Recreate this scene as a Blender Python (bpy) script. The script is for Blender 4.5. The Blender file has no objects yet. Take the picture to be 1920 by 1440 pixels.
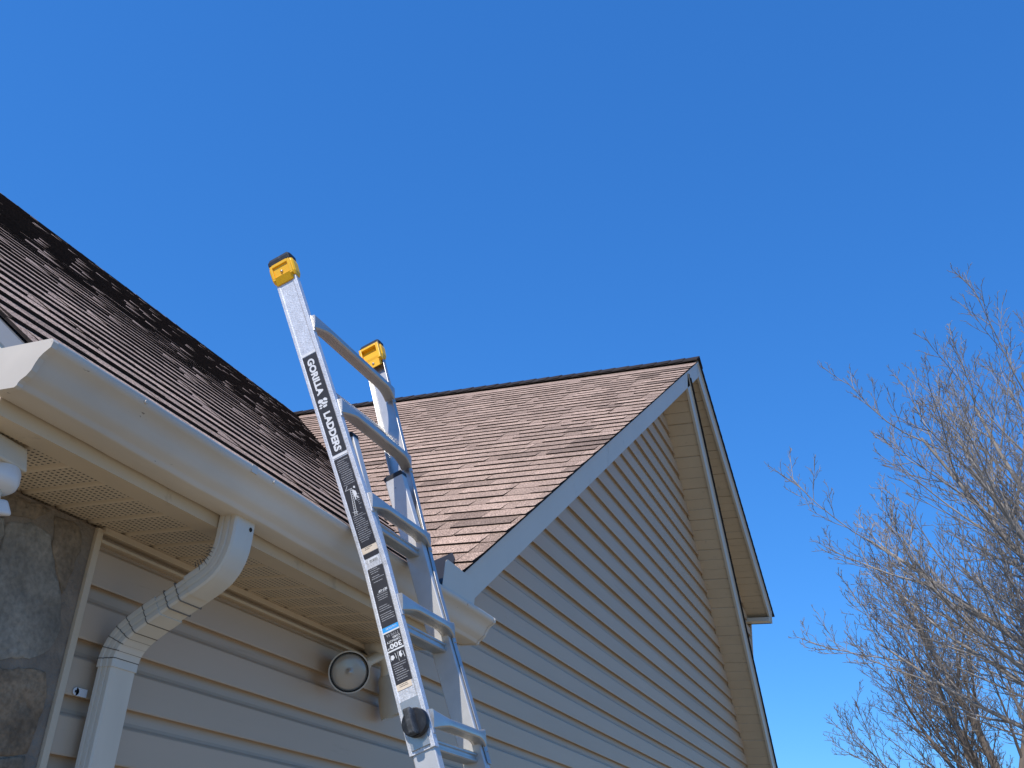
import bpy, math, random
from mathutils import Vector, Matrix

SC = bpy.context.scene
COL = SC.collection
R = math.radians

# ------------------------------------------------------------------ camera
cam_d = bpy.data.cameras.new("camera")
cam = bpy.data.objects.new("camera", cam_d)
COL.objects.link(cam)
cr = Vector((0.373938, -0.926002, 0.051870))
cd = Vector((0.435254, 0.125828, -0.891471))
cf = Vector((0.818977, 0.355932, 0.450098))
cam.matrix_world = Matrix(((cr.x, -cd.x, -cf.x, 0), (cr.y, -cd.y, -cf.y, 0), (cr.z, -cd.z, -cf.z, 0), (0, 0, 0, 1)))
cam_d.sensor_width = 36.0
cam_d.lens = 1894.2 / 1920 * 36.0
cam_d.clip_start = 0.05
cam_d.clip_end = 6000
SC.camera = cam

# ------------------------------------------------------------------ sky, sun, exposure
SUN = Vector((-0.605, 0.126, 0.786)).normalized()
world = bpy.data.worlds.new("World")
SC.world = world
world.use_nodes = True
wn = world.node_tree
for n_ in list(wn.nodes):
    wn.nodes.remove(n_)
sky = wn.nodes.new("ShaderNodeTexSky")
sky.sky_type = 'NISHITA'
sky.sun_disc = False
sky.sun_elevation = math.asin(SUN.z)
sky.sun_rotation = math.atan2(SUN.x, SUN.y)
sky.altitude = 300
sky.air_density = 1.0
sky.dust_density = 0.0
sky.ozone_density = 4.0
gam = wn.nodes.new("ShaderNodeGamma")              # camera-like tone curve and white balance of the whole sky
gam.inputs['Gamma'].default_value = 0.6
hsv = wn.nodes.new("ShaderNodeHueSaturation")
hsv.inputs['Saturation'].default_value = 1.5
wb = wn.nodes.new("ShaderNodeVectorMath")
wb.operation = 'MULTIPLY'
wb.inputs[1].default_value = (0.33 * 2.6, 0.64 * 2.6, 1.0 * 2.6)
bg = wn.nodes.new("ShaderNodeBackground")
bg.inputs['Strength'].default_value = 0.14
wo = wn.nodes.new("ShaderNodeOutputWorld")
wn.links.new(sky.outputs[0], gam.inputs['Color'])
wn.links.new(gam.outputs[0], hsv.inputs['Color'])
wn.links.new(hsv.outputs[0], wb.inputs[0])
wn.links.new(wb.outputs[0], bg.inputs['Color'])
wn.links.new(bg.outputs[0], wo.inputs['Surface'])

sun_d = bpy.data.lights.new("sun", 'SUN')
sun_d.energy = 4.2
sun_d.angle = R(0.53)
sun_d.color = (1.0, 0.95, 0.88)
sun = bpy.data.objects.new("sun", sun_d)
COL.objects.link(sun)
sun.rotation_euler = (-SUN).to_track_quat('-Z', 'Y').to_euler()
sun.location = SUN * 40

vs = SC.view_settings
vs.view_transform = 'Standard'
vs.look = 'None'
vs.exposure = 0.0
vs.gamma = 1.0
vs.use_curve_mapping = False
SC.cycles.max_bounces = 8

# ------------------------------------------------------------------ materials
def mat(name, col, rough=0.6, metal=0.0, var=0.08, vscale=6.0, bump=0.0, bscale=60.0, dirt=0.0, dscale=20.0,
        dcol=(0.12, 0.10, 0.08), stretch=(1, 1, 1), tint=0.0, rnd=0.0, spec=0.5, fine=0.0, fscale=500.0, dlo=0.62, dhi=0.70):
    m = bpy.data.materials.new(name)
    m.use_nodes = True
    t = m.node_tree
    b = t.nodes['Principled BSDF']
    b.inputs['Roughness'].default_value = rough
    b.inputs['Metallic'].default_value = metal
    b.inputs['Specular IOR Level'].default_value = spec
    N = t.nodes.new
    L = t.links.new
    tc = N('ShaderNodeTexCoord')
    mp = N('ShaderNodeMapping')
    mp.inputs['Scale'].default_value = stretch
    L(tc.outputs['Object'], mp.inputs['Vector'])
    no = N('ShaderNodeTexNoise')
    no.inputs['Scale'].default_value = vscale
    no.inputs['Detail'].default_value = 5
    L(mp.outputs[0], no.inputs['Vector'])
    mr = N('ShaderNodeMapRange')
    mr.inputs['From Min'].default_value = 0.3
    mr.inputs['From Max'].default_value = 0.7
    mr.inputs['To Min'].default_value = 1 - var
    mr.inputs['To Max'].default_value = 1 + var
    L(no.outputs['Fac'], mr.inputs['Value'])
    val = mr.outputs[0]

    def mul(a, bsock):
        q = N('ShaderNodeMath')
        q.operation = 'MULTIPLY'
        L(a, q.inputs[0])
        L(bsock, q.inputs[1])
        return q.outputs[0]
    if fine:
        nf = N('ShaderNodeTexNoise')
        nf.inputs['Scale'].default_value = fscale
        nf.inputs['Detail'].default_value = 2
        L(mp.outputs[0], nf.inputs['Vector'])
        mf = N('ShaderNodeMapRange')
        mf.inputs['From Min'].default_value = 0.3
        mf.inputs['From Max'].default_value = 0.7
        mf.inputs['To Min'].default_value = 1 - fine
        mf.inputs['To Max'].default_value = 1 + fine
        L(nf.outputs['Fac'], mf.inputs['Value'])
        val = mul(val, mf.outputs[0])
    if tint:
        at = N('ShaderNodeAttribute')
        at.attribute_name = 'tint'
        ma = N('ShaderNodeMapRange')
        ma.inputs['To Min'].default_value = 1 - tint
        ma.inputs['To Max'].default_value = 1 + tint
        L(at.outputs['Fac'], ma.inputs['Value'])
        val = mul(val, ma.outputs[0])
    if rnd:
        oi = N('ShaderNodeObjectInfo')
        mo = N('ShaderNodeMapRange')
        mo.inputs['To Min'].default_value = 1 - rnd
        mo.inputs['To Max'].default_value = 1 + rnd
        L(oi.outputs['Random'], mo.inputs['Value'])
        val = mul(val, mo.outputs[0])
    vm = N('ShaderNodeVectorMath')
    vm.operation = 'SCALE'
    vm.inputs[0].default_value = col
    L(val, vm.inputs['Scale'])
    out = vm.outputs[0]
    if dirt:
        nd = N('ShaderNodeTexNoise')
        nd.inputs['Scale'].default_value = dscale
        nd.inputs['Detail'].default_value = 6
        nd.inputs['Roughness'].default_value = 0.65
        L(mp.outputs[0], nd.inputs['Vector'])
        md = N('ShaderNodeMapRange')
        md.inputs['From Min'].default_value = dlo
        md.inputs['From Max'].default_value = dhi
        md.inputs['To Max'].default_value = dirt
        L(nd.outputs['Fac'], md.inputs['Value'])
        mx = N('ShaderNodeMix')
        mx.data_type = 'RGBA'
        L(md.outputs[0], mx.inputs['Factor'])
        L(out, mx.inputs['A'])
        mx.inputs['B'].default_value = (*dcol, 1)
        out = mx.outputs['Result']
    L(out, b.inputs['Base Color'])
    if bump:
        nb = N('ShaderNodeTexNoise')
        nb.inputs['Scale'].default_value = bscale
        nb.inputs['Detail'].default_value = 4
        L(mp.outputs[0], nb.inputs['Vector'])
        bp = N('ShaderNodeBump')
        bp.inputs['Strength'].default_value = 1.0
        bp.inputs['Distance'].default_value = bump
        L(nb.outputs['Fac'], bp.inputs['Height'])
        L(bp.outputs[0], b.inputs['Normal'])
    return m


M = {}
M['siding'] = mat('vinyl_siding', (0.515, 0.39, 0.27), 0.5, var=0.05, vscale=1.6, stretch=(0.4, 1, 4), bump=0.0006, bscale=5,
                  dirt=0.25, dscale=7, dcol=(0.25, 0.17, 0.10), rnd=0.03)
M['trim'] = mat('cream_trim', (0.62, 0.50, 0.35), 0.45, var=0.05, vscale=4, dirt=0.25, dscale=14, dcol=(0.2, 0.14, 0.09))
M['fascia'] = mat('white_fascia', (0.62, 0.55, 0.44), 0.4, var=0.04, vscale=3, bump=0.0007, bscale=4, dirt=0.12, dscale=22)
M['gutter'] = mat('white_gutter', (0.62, 0.545, 0.45), 0.5, var=0.15, vscale=3.5, stretch=(0.5, 1, 1), bump=0.0008, bscale=6,
                  dirt=0.85, dscale=62, dcol=(0.10, 0.09, 0.08), dlo=0.685, dhi=0.72, spec=0.25)
M['drip_grey'] = mat('grey_drip_edge', (0.22, 0.225, 0.235), 0.5, var=0.06)
M['downspout'] = mat('white_downspout', (0.64, 0.57, 0.46), 0.4, var=0.07, vscale=9, stretch=(1, 1, 0.3), dirt=0.4, dscale=30, dlo=0.66, dhi=0.78)
M['crimp'] = mat('dark_crease', (0.12, 0.10, 0.08), 0.8)  # even dark tone for the elbow creases
M['shingle'] = mat('asphalt_shingle', (0.40, 0.278, 0.205), 0.95, var=0.14, vscale=5, tint=0.36, rnd=0.06, fine=0.8, fscale=170,
                   bump=0.0016, bscale=330, spec=0.2)
M['shingle_edge'] = mat('asphalt_cut_edge', (0.028, 0.022, 0.019), 0.95, var=0.3, vscale=60, spec=0.1)
M['ridgecap'] = mat('shade_dark_shingle', (0.040, 0.031, 0.027), 0.95, var=0.15, vscale=6, rnd=0.15, fine=0.4, fscale=260, bump=0.0015, bscale=330, spec=0.2)  # near black: shade along the ridge is put into the colour
M['deck'] = mat('roof_deck_felt', (0.03, 0.028, 0.026), 0.95)
M['black'] = mat('black_rubber', (0.014, 0.014, 0.016), 0.55, var=0.2, vscale=40, dirt=0.35, dscale=50, dcol=(0.16, 0.16, 0.17), dlo=0.55, dhi=0.75)
M['knob'] = mat('black_plastic', (0.013, 0.013, 0.015), 0.42, var=0.2, vscale=60, dirt=0.3, dscale=70, dcol=(0.08, 0.08, 0.085), dlo=0.5, dhi=0.75)
M['yellow'] = mat('yellow_plastic', (0.95, 0.50, 0.008), 0.38, var=0.06, vscale=20)
M['alu'] = mat('brushed_aluminium', (0.50, 0.485, 0.46), 0.38, metal=0.75, var=0.08, vscale=14, stretch=(1, 1, 1), fine=0.10, fscale=900, bump=0.00022, bscale=420)
M['alu_raw'] = mat('scuffed_aluminium', (0.66, 0.66, 0.67), 0.5, metal=0.4, var=0.10, vscale=45, fine=0.22, fscale=300, bump=0.0005, bscale=260)
M['alu_in'] = mat('inner_aluminium', (0.60, 0.585, 0.56), 0.45, metal=0.35, var=0.06, vscale=20, bump=0.0002, bscale=300, dirt=0.2, dscale=60, dlo=0.62, dhi=0.8)
M['label'] = mat('black_label', (0.026, 0.026, 0.032), 0.55, var=0.2, vscale=30, dirt=0.6, dscale=60, dcol=(0.36, 0.34, 0.32), dlo=0.72, dhi=0.78)
M['ink'] = mat('white_print', (0.78, 0.78, 0.77), 0.6, var=0.08, vscale=60)
M['inkgrey'] = mat('grey_print', (0.36, 0.36, 0.37), 0.6, var=0.3, vscale=200)
M['blue'] = mat('blue_print', (0.03, 0.36, 0.80), 0.5, var=0.05)
M['cream'] = mat('cream_print', (0.80, 0.66, 0.50), 0.6, var=0.06, vscale=60)
M['stone_grey'] = mat('grey_stone', (0.25, 0.22, 0.175), 0.9, var=0.3, vscale=9, fine=0.2, fscale=90, bump=0.012, bscale=18)
M['stone_tan'] = mat('tan_stone', (0.22, 0.165, 0.11), 0.9, var=0.3, vscale=14, fine=0.25, fscale=80, bump=0.012, bscale=25)
M['stone_rust'] = mat('rust_stone', (0.24, 0.165, 0.10), 0.9, var=0.35, vscale=12, fine=0.25, fscale=90, bump=0.012, bscale=25)
M['mortar'] = mat('mortar', (0.23, 0.185, 0.14), 0.95, var=0.2, vscale=20, bump=0.008, bscale=60)
M['fixture'] = mat('fixture_paint', (0.60, 0.54, 0.44), 0.45, var=0.06, vscale=12)
M['fixture_white'] = mat('white_fixture', (0.72, 0.71, 0.70), 0.35, var=0.04, vscale=12)
M['screw'] = mat('zinc_screw', (0.45, 0.43, 0.40), 0.4, metal=0.9)
M['bark'] = mat('grey_bark', (0.32, 0.275, 0.23), 0.9, var=0.35, vscale=4, stretch=(1, 1, 0.4), rnd=0.05)
M['bark_tan'] = mat('brown_bark', (0.19, 0.15, 0.115), 0.9, var=0.35, vscale=4, stretch=(1, 1, 0.4))
M['ground'] = mat('winter_lawn', (0.27, 0.22, 0.14), 0.95, var=0.25, vscale=0.6, fine=0.3, fscale=30, bump=0.02, bscale=20)
M['grip'] = mat('worn_grip', (0.045, 0.048, 0.052), 0.6, var=0.35, vscale=70, dirt=0.5, dscale=90, dcol=(0.25, 0.25, 0.25), dlo=0.55, dhi=0.75)
M['valley_black'] = mat('valley_matte_black', (0.012, 0.012, 0.014), 0.7)
M['seam'] = mat('brown_seam', (0.20, 0.16, 0.12), 0.8)  # plain brown for the rings at the elbow joints
M['caulk'] = mat('dark_gap', (0.02, 0.018, 0.016), 0.9)

# glass for the flood lamp
gm = bpy.data.materials.new('frosted_lens')
gm.use_nodes = True
gb = gm.node_tree.nodes['Principled BSDF']
gb.inputs['Base Color'].default_value = (0.46, 0.42, 0.36, 1)
gb.inputs['Roughness'].default_value = 0.3
gb.inputs['Metallic'].default_value = 0.35
gb.inputs['Coat Weight'].default_value = 0.3
gn = gm.node_tree.nodes.new('ShaderNodeTexNoise')
gn.inputs['Scale'].default_value = 26
gbp = gm.node_tree.nodes.new('ShaderNodeBump')
gbp.inputs['Distance'].default_value = 0.0012
gtc = gm.node_tree.nodes.new('ShaderNodeTexCoord')
gm.node_tree.links.new(gtc.outputs['Object'], gn.inputs['Vector'])
gm.node_tree.links.new(gn.outputs['Fac'], gbp.inputs['Height'])
gm.node_tree.links.new(gbp.outputs[0], gb.inputs['Normal'])
M['lens'] = gm


def perforated(name, col):
    """cream vinyl with rows of small vent holes (object space, metres)"""
    m = mat(name, col, 0.5, var=0.05, vscale=8, dirt=0.25, dscale=12, dcol=(0.22, 0.14, 0.08))
    t = m.node_tree
    N, L = t.nodes.new, t.links.new
    b = t.nodes['Principled BSDF']
    src = b.inputs['Base Color'].links[0].from_socket
    tc = N('ShaderNodeTexCoord')
    sp = N('ShaderNodeSeparateXYZ')
    L(tc.outputs['Object'], sp.inputs[0])

    def fr(sock, period, off):
        a = N('ShaderNodeMath'); a.operation = 'MULTIPLY_ADD'
        a.inputs[1].default_value = 1.0 / period; a.inputs[2].default_value = off
        L(sock, a.inputs[0])
        f = N('ShaderNodeMath'); f.operation = 'FRACT'; L(a.outputs[0], f.inputs[0])
        s = N('ShaderNodeMath'); s.operation = 'SUBTRACT'; L(f.outputs[0], s.inputs[0]); s.inputs[1].default_value = 0.5
        q = N('ShaderNodeMath'); q.operation = 'MULTIPLY'; L(s.outputs[0], q.inputs[0]); q.inputs[1].default_value = period
        return q.outputs[0]
    u = fr(sp.outputs['X'], 0.0118, 0.5)
    v = fr(sp.outputs['Y'], 0.0165, 0.5)
    cb = N('ShaderNodeCombineXYZ'); L(u, cb.inputs[0]); L(v, cb.inputs[1])
    ln = N('ShaderNodeVectorMath'); ln.operation = 'LENGTH'; L(cb.outputs[0], ln.inputs[0])
    hole = N('ShaderNodeMath'); hole.operation = 'LESS_THAN'; L(ln.outputs['Value'], hole.inputs[0]); hole.inputs[1].default_value = 0.0034
    # only in the flat field of each panel
    ab = N('ShaderNodeMath'); ab.operation = 'ABSOLUTE'; L(sp.outputs['X'], ab.inputs[0])
    inn = N('ShaderNodeMath'); inn.operation = 'LESS_THAN'; L(ab.outputs[0], inn.inputs[0]); inn.inputs[1].default_value = 0.037
    hm = N('ShaderNodeMath'); hm.operation = 'MULTIPLY'; L(hole.outputs[0], hm.inputs[0]); L(inn.outputs[0], hm.inputs[1])
    mx = N('ShaderNodeMix'); mx.data_type = 'RGBA'
    L(hm.outputs[0], mx.inputs['Factor']); L(src, mx.inputs['A']); mx.inputs['B'].default_value = (0.03, 0.022, 0.015, 1)
    L(mx.outputs['Result'], b.inputs['Base Color'])
    return m


M['perf'] = perforated('perforated_vinyl', (0.62, 0.50, 0.35))

# ------------------------------------------------------------------ mesh helpers
class B:
    def __init__(self):
        self.v, self.f, self.t, self.cur = [], [], [], 0.5

    def add(self, vs, fs):
        o = len(self.v)
        self.v += [tuple(p) for p in vs]
        self.f += [tuple(i + o for i in q) for q in fs]
        self.t += [self.cur] * len(fs)
        return self

    def hexa(self, p):            # 8 points: bottom ring 0-3, top ring 4-7
        return self.add(p, [(0, 3, 2, 1), (4, 5, 6, 7), (0, 1, 5, 4), (1, 2, 6, 5), (2, 3, 7, 6), (3, 0, 4, 7)])

    def box(self, x0, x1, y0, y1, z0, z1):
        return self.hexa([(x0, y0, z0), (x1, y0, z0), (x1, y1, z0), (x0, y1, z0), (x0, y0, z1), (x1, y0, z1), (x1, y1, z1), (x0, y1, z1)])

    def loft(self, rings, caps=True, closed=True):
        n = len(rings[0]); o = len(self.v)
        for r_ in rings:
            self.v += [tuple(p) for p in r_]
        for k in range(len(rings) - 1):
            for i in range(n if closed else n - 1):
                j = (i + 1) % n
                self.f.append((o + k * n + i, o + k * n + j, o + (k + 1) * n + j, o + (k + 1) * n + i)); self.t.append(self.cur)
        if caps and closed:
            self.f.append(tuple(o + i for i in reversed(range(n)))); self.t.append(self.cur)
            self.f.append(tuple(o + (len(rings) - 1) * n + i for i in range(n))); self.t.append(self.cur)
        return self

    def prism(self, pts, ext):    # pts: 3D polygon, ext: vector
        e = Vector(ext)
        a = [Vector(p) for p in pts]
        return self.loft([a, [p + e for p in a]])

    def tube(self, path, rad, n=8, caps=True):
        path = [Vector(p) for p in path]
        if not isinstance(rad, (list, tuple)):
            rad = [rad] * len(path)
        rings = []
        ref = None
        for i, p in enumerate(path):
            d = (path[min(i + 1, len(path) - 1)] - path[max(i - 1, 0)]).normalized()
            if ref is None:
                ref = d.orthogonal().normalized()
            else:
                ref = (ref - d * ref.dot(d)).normalized()
            w = d.cross(ref)
            rings.append([p + (ref * math.cos(2 * math.pi * k / n) + w * math.sin(2 * math.pi * k / n)) * rad[i] for k in range(n)])
        return self.loft(rings, caps)

    def lathe(self, c, axis, prof, n=32):   # prof: (radius, along axis)
        c = Vector(c); ax = Vector(axis).normalized(); u = ax.orthogonal().normalized(); w = ax.cross(u)
        rings = [[c + ax * h + (u * math.cos(2 * math.pi * k / n) + w * math.sin(2 * math.pi * k / n)) * r_ for k in range(n)] for r_, h in prof]
        return self.loft(rings)

    def mesh(self, name):
        me = bpy.data.meshes.new(name)
        me.from_pydata(self.v, [], self.f)
        a = me.attributes.new('tint', 'FLOAT', 'FACE')
        a.data.foreach_set('value', self.t)
        me.update()
        return me

    def build(self, name, m, parent=None, smooth=False, fix=True):
        me = self.mesh(name)
        if fix:
            fix_normals(me)
        me.materials.append(M[m] if isinstance(m, str) else m)
        return link(name, me, parent, smooth)


def fix_normals(me):
    import bmesh
    bm = bmesh.new(); bm.from_mesh(me)
    bmesh.ops.recalc_face_normals(bm, faces=bm.faces)
    bm.to_mesh(me); bm.free()


def link(name, me, parent=None, smooth=False):
    o = bpy.data.objects.new(name, me)
    COL.objects.link(o)
    if smooth:
        me.polygons.foreach_set('use_smooth', [True] * len(me.polygons))
    if parent is not None:
        attach(o, parent)
    return o


def attach(o, parent):
    o.parent = parent
    # parents sit at translated empties or at the origin: keep world placement
    o.matrix_parent_inverse = WORLD(parent).inverted()


_W = {}
def WORLD(o):
    return _W.get(o.name, Matrix.Identity(4))


def thing(name, loc, label, cat, group=None):
    o = bpy.data.objects.new(name, None)
    COL.objects.link(o)
    o.empty_display_size = 0.2
    o.location = loc
    _W[o.name] = Matrix.Translation(loc)
    o['label'] = label
    o['category'] = cat
    if group:
        o['group'] = group
    return o


def smooth_by_angle(o, ang=40):
    me = o.data
    me.polygons.foreach_set('use_smooth', [True] * len(me.polygons))
    try:
        me.set_sharp_from_angle(angle=R(ang))
    except Exception:
        pass


def bevel(o, w, seg=2):
    md = o.modifiers.new('bevel', 'BEVEL')
    md.width = w
    md.segments = seg
    md.limit_method = 'ANGLE'
    md.angle_limit = R(35)
    return o

# ------------------------------------------------------------------ setting
GZ = -1.65
g = B()
g.add([(-3000, -3000, GZ), (3000, -3000, GZ), (3000, 3000, GZ), (-3000, 3000, GZ)], [(0, 1, 2, 3)])
go = g.build('ground', 'ground', fix=False)
go['kind'] = 'structure'

# ------------------------------------------------------------------ house dimensions (metres, camera at the origin)
YW = 1.875            # wall plane
YF = 1.56             # eave fascia face
ZS = 0.75             # eave soffit
YR = 1.615            # rake fascia face
X0 = 1.19             # near rake of the main roof
MY, MZ, MS = 1.53, 0.885, 0.7936      # main roof plane z = MZ + MS (y-MY)
RY, RX, RZ = 5.77, 7.73, 4.245         # ridges
WS, WC = 0.719, -1.338                 # wing slope z = WS x + WC
def zmain(y): return MZ + MS * (y - MY)
def zwing(x): return WS * x + WC
AX = 7.325                              # apex of the lower gable
def zA(x): return 9.589 - 0.774 * x
def zB(x): return 4.235 - 0.395 * (x - RX)
XB = 11.10

house = thing('house', (6.0, 3.5, GZ), 'brown shingled house with cream vinyl siding, white gutter and steep front gable', 'house')

# ---- wall: backing sheet and single siding courses
w = B()
w.prism([(1.5, YW + .001, GZ), (11.18, YW + .001, GZ), (11.18, YW + .001, zB(11.18) - .12), (RX, YW + .001, zB(RX) - .16),
         (3.2, YW + .001, zwing(3.2) - .14), (3.0, YW + .001, .90), (1.5, YW + .001, .90)], (0, .10, 0))
wall = w.build('wall', 'siding', house)
w = B()
w.prism([(1.5, YW, GZ), (1.5, 9.6, GZ), (1.5, 9.6, .9), (1.5, RY, zmain(RY) - .1), (1.5, YW, .9)], (.1, 0, 0))
w.build('wall', 'siding', house)
w = B(); w.box(11.08, 11.18, YW + .1, 9.5, GZ, 2.8); w.build('wall', 'siding', house)

E5 = 0.127
random.seed(4)
def siding(zb, xl, xr, nm='siding_board'):
    """one dutch-lap course; xl/xr are functions of z"""
    j = random.uniform(-.0012, .0012)
    prof = [(.001, zb), (.0055, zb), (.0055, zb + .010), (.0205, zb + .010), (.0210, zb), (.0245, zb - .0010), (.0255, zb + .003), (.0225, zb + .081), (.0200, zb + .0845), (.0085, zb + .092), (.0050, zb + .100), (.0030, zb + E5 + .004), (.001, zb + E5 + .004)]
    n = 10
    rings = []
    for k in range(n + 1):
        t = k / n
        wob = math.sin(t * 17 + zb * 31) * .0009
        rings.append([((1 - t) * xl(z) + t * xr(z), YW - o_ - (wob if o_ > .002 else 0), z + j) for o_, z in prof])
    b = B(); b.loft(rings)
    return b.build(nm, 'siding', wall)

z = 0.738 - 26 * E5 + 0.0
courses = []
zz = .735 - E5 * 18
while zz < 4.2:
    courses.append(zz); zz += E5
for zb in courses:
    zt = zb + E5
    if zt < .76:
        siding(zb, lambda z_: 1.805, lambda z_: 11.18)
    else:
        def xl(z_): return (z_ + .10 - WC) / WS
        def xr(z_): return min(11.18, RX + (4.235 - (z_ + .10)) / .395)
        if xr(zt) - xl(zt) > .25:
            siding(zb, xl, xr)

# trims on the wall
b = B(); b.box(1.787, 1.806, 1.8475, YW + .005, GZ, .742); b.build('corner_trim', 'trim', wall)
b = B(); b.box(1.806, 3.26, 1.842, YW + .002, .7335, .7490); b.box(1.806, 3.26, 1.846, YW + .002, .7105, .7180)
b.build('wall_trim', 'trim', wall)
b = B(); b.box(11.165, 11.20, 1.84, YW + .03, GZ, 2.80); b.build('corner_trim', 'trim', wall)

# ---- stone veneer beside the siding
b = B(); b.box(1.42, 1.786, 1.8565, YW + .004, GZ, .742)
ven = b.build('stone_veneer', 'mortar', house)
STN = [
 ('stone_grey', [(1.534, .663), (1.596, .686), (1.658, .679), (1.675, .64), (1.701, .597), (1.733, .556), (1.75, .486), (1.745, .455), (1.705, .418), (1.495, .365), (1.431, .542), (1.54, .586)]),
 ('stone_tan', [(1.66, .727), (1.731, .729), (1.754, .69), (1.749, .624), (1.735, .569), (1.693, .62), (1.673, .664)]),
 ('stone_rust', [(1.501, .35), (1.7, .386), (1.741, .386), (1.761, .346), (1.754, .276), (1.747, .218), (1.56, .188)]),
 ('stone_grey', [(1.394, .645), (1.523, .677), (1.534, .645), (1.529, .593), (1.427, .552)]),
 ('stone_tan', [(1.564, .178), (1.745, .207), (1.759, .124), (1.59, .104)]),
 ('stone_tan', [(1.39, .735), (1.64, .735), (1.60, .70), (1.53, .685), (1.40, .66)]),
 ('stone_grey', [(1.48, .09), (1.755, .11), (1.76, -.08), (1.47, -.10)]),
 ('stone_rust', [(1.45, .33), (1.49, .34), (1.545, .18), (1.46, .15)]),
]
random.seed(9)
for mname, pts in STN:
    # densify and roughen the outline, then a two-step pillow
    out = []
    n = len(pts)
    for i in range(n):
        p, q = pts[i], pts[(i + 1) % n]
        L_ = math.hypot(q[0] - p[0], q[1] - p[1]); k = max(1, int(L_ / .016))
        for s in range(k):
            t = s / k
            out.append((p[0] + (q[0] - p[0]) * t + random.uniform(-.003, .003), p[1] + (q[1] - p[1]) * t + random.uniform(-.003, .003)))
    cx = sum(p[0] for p in out) / len(out); cz = sum(p[1] for p in out) / len(out)
    def ring(sc, y): return [(cx + (p[0] - cx) * sc, y + random.uniform(-.0015, .0015), cz + (p[1] - cz) * sc) for p in out]
    b = B(); b.loft([ring(1.04, 1.860), ring(1.032, 1.8553), ring(1.0, 1.8535), ring(.93, 1.8522), ring(.55, 1.8515)])
    so = b.build('stone', mname, ven); smooth_by_angle(so, 50)

# ---- eave soffit: frame plus single ribbed vent panels
b = B(); b.box(X0 + .02, 3.26, YF + .02, YW, ZS + .012, ZS + .03)
sof = b.build('soffit', 'trim', house)
P_ = .1035
xx = 1.867 - 7 * P_
def panel_mesh():
    h = P_ / 2
    pr = [(-h, .010), (-h + .002, .0105), (-h + .008, .002), (-h + .0115, 0), (h - .0115, 0), (h - .008, .002), (h - .002, .0105), (h, .010)]
    b = B()
    ys = [YF + .062 + (YW - .004 - YF - .062) * k / 4 for k in range(5)]
    b.loft([[(u, y, w_) for u, w_ in pr] + [(u, y, w_ + .0012) for u, w_ in reversed(pr)] for y in ys])
    me = b.mesh('soffit_panel'); fix_normals(me); me.materials.append(M['perf']); return me
pm = panel_mesh()
random.seed(3)
k = 0
while xx + P_ * (k + 1) < 3.29:
    o = link('soffit_panel', pm, None)
    o.location = (xx + P_ * (k + .5), 0, ZS + random.uniform(-.0006, .0006))
    o.rotation_euler = (0, random.uniform(-.012, .012), 0)
    attach(o, sof)
    k += 1
b = B(); b.box(X0 + .02, 3.255, YF + .0185, YF + .068, ZS - .0025, ZS + .006); b.build('soffit_channel', 'trim', sof)

# ---- eave fascia
b = B(); b.box(X0 + .01, 3.26, YF, YF + .018, ZS - .004, .885); b.build('fascia', 'trim', house)

# ---- gutter
GP = [(1.553, .861), (1.553, .776), (1.489, .7755), (1.4862, .7778), (1.4845, .7835), (1.4790, .7895), (1.4690, .7958), (1.4610, .8055), (1.4565, .818), (1.4505, .8295), (1.4420, .8385), (1.4335, .8445), (1.4285, .8480), (1.4265, .8585), (1.428, .8625), (1.438, .8622), (1.4385, .8545)]
def gutter_ring(x, inner, sag=0.0):
    r_ = []
    pts = GP
    n = len(pts)
    c = (1.50, .83)
    for (y, z) in pts:
        r_.append((x, y, z + sag))
    th = .0016
    inn = []
    for i, (y, z) in enumerate(pts):
        p = pts[max(0, i - 1)]; q = pts[min(n - 1, i + 1)]
        dy, dz = q[0] - p[0], q[1] - p[1]; l = math.hypot(dy, dz)
        inn.append((x, y - dz / l * th * -1 * -1 if False else y + (dz / l) * th * -1, z + sag + (dy / l) * th * 1))
    return r_, inn
GX0, GX1 = 1.166, 3.253
rings = []
for k in range(41):
    x = GX0 + (GX1 - GX0) * k / 40
    sag = .0008 * math.sin(k * .55) + .0005 * math.sin(k * 1.7)
    a_, i_ = gutter_ring(x, True, sag)
    rings.append(a_ + list(reversed(i_)))
b = B(); b.loft(rings)
gut = b.build('gutter', 'gutter', house); smooth_by_angle(gut, 46)
for xe, s in ((GX0, -1), (GX1, 1)):
    cap_p = [(1.5545, .8625), (1.5545, .7745)] + [(y - .0012, z - .0012) for y, z in GP[2:14]] + [(1.4285, .8640)]
    b = B(); b.prism([(xe + s * .0005, y, z) for y, z in cap_p], (s * .0015, 0, 0))
    # folded rim round the cap
    rim = cap_p[1:]
    n_r = len(rim)
    off = []
    for i in range(n_r):
        p, q = rim[max(0, i - 1)], rim[min(n_r - 1, i + 1)]
        dy, dz = q[0] - p[0], q[1] - p[1]; l = math.hypot(dy, dz)
        off.append((rim[i][0] - abs(dz) / l * .0028, rim[i][1] - abs(dy) / l * .0028))
    b.loft([[(xe + s * .002, y, z) for y, z in rim] + [(xe + s * .002, y, z) for y, z in reversed(off)],
            [(xe - s * .011, y, z) for y, z in rim] + [(xe - s * .011, y, z) for y, z in reversed(off)]])
    b.build('gutter_end_cap', 'gutter', gut)
# lip joint, hanger screws
b = B(); b.box(1.79, 1.812, 1.4255, 1.4395, .8465, .8650); b.build('gutter_seam', 'gutter', gut)
for xs in (1.88, 2.45, 1.42, 3.02):
    b = B(); b.lathe((xs, 1.4268, .8535), (0, -1, 0), [(.0001, .0045), (.0035, .004), (.0045, .002), (.0045, -.001), (.0001, -.001)], 10)
    so = b.build('hanger_screw', 'gutter', gut); smooth_by_angle(so, 50)
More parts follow.
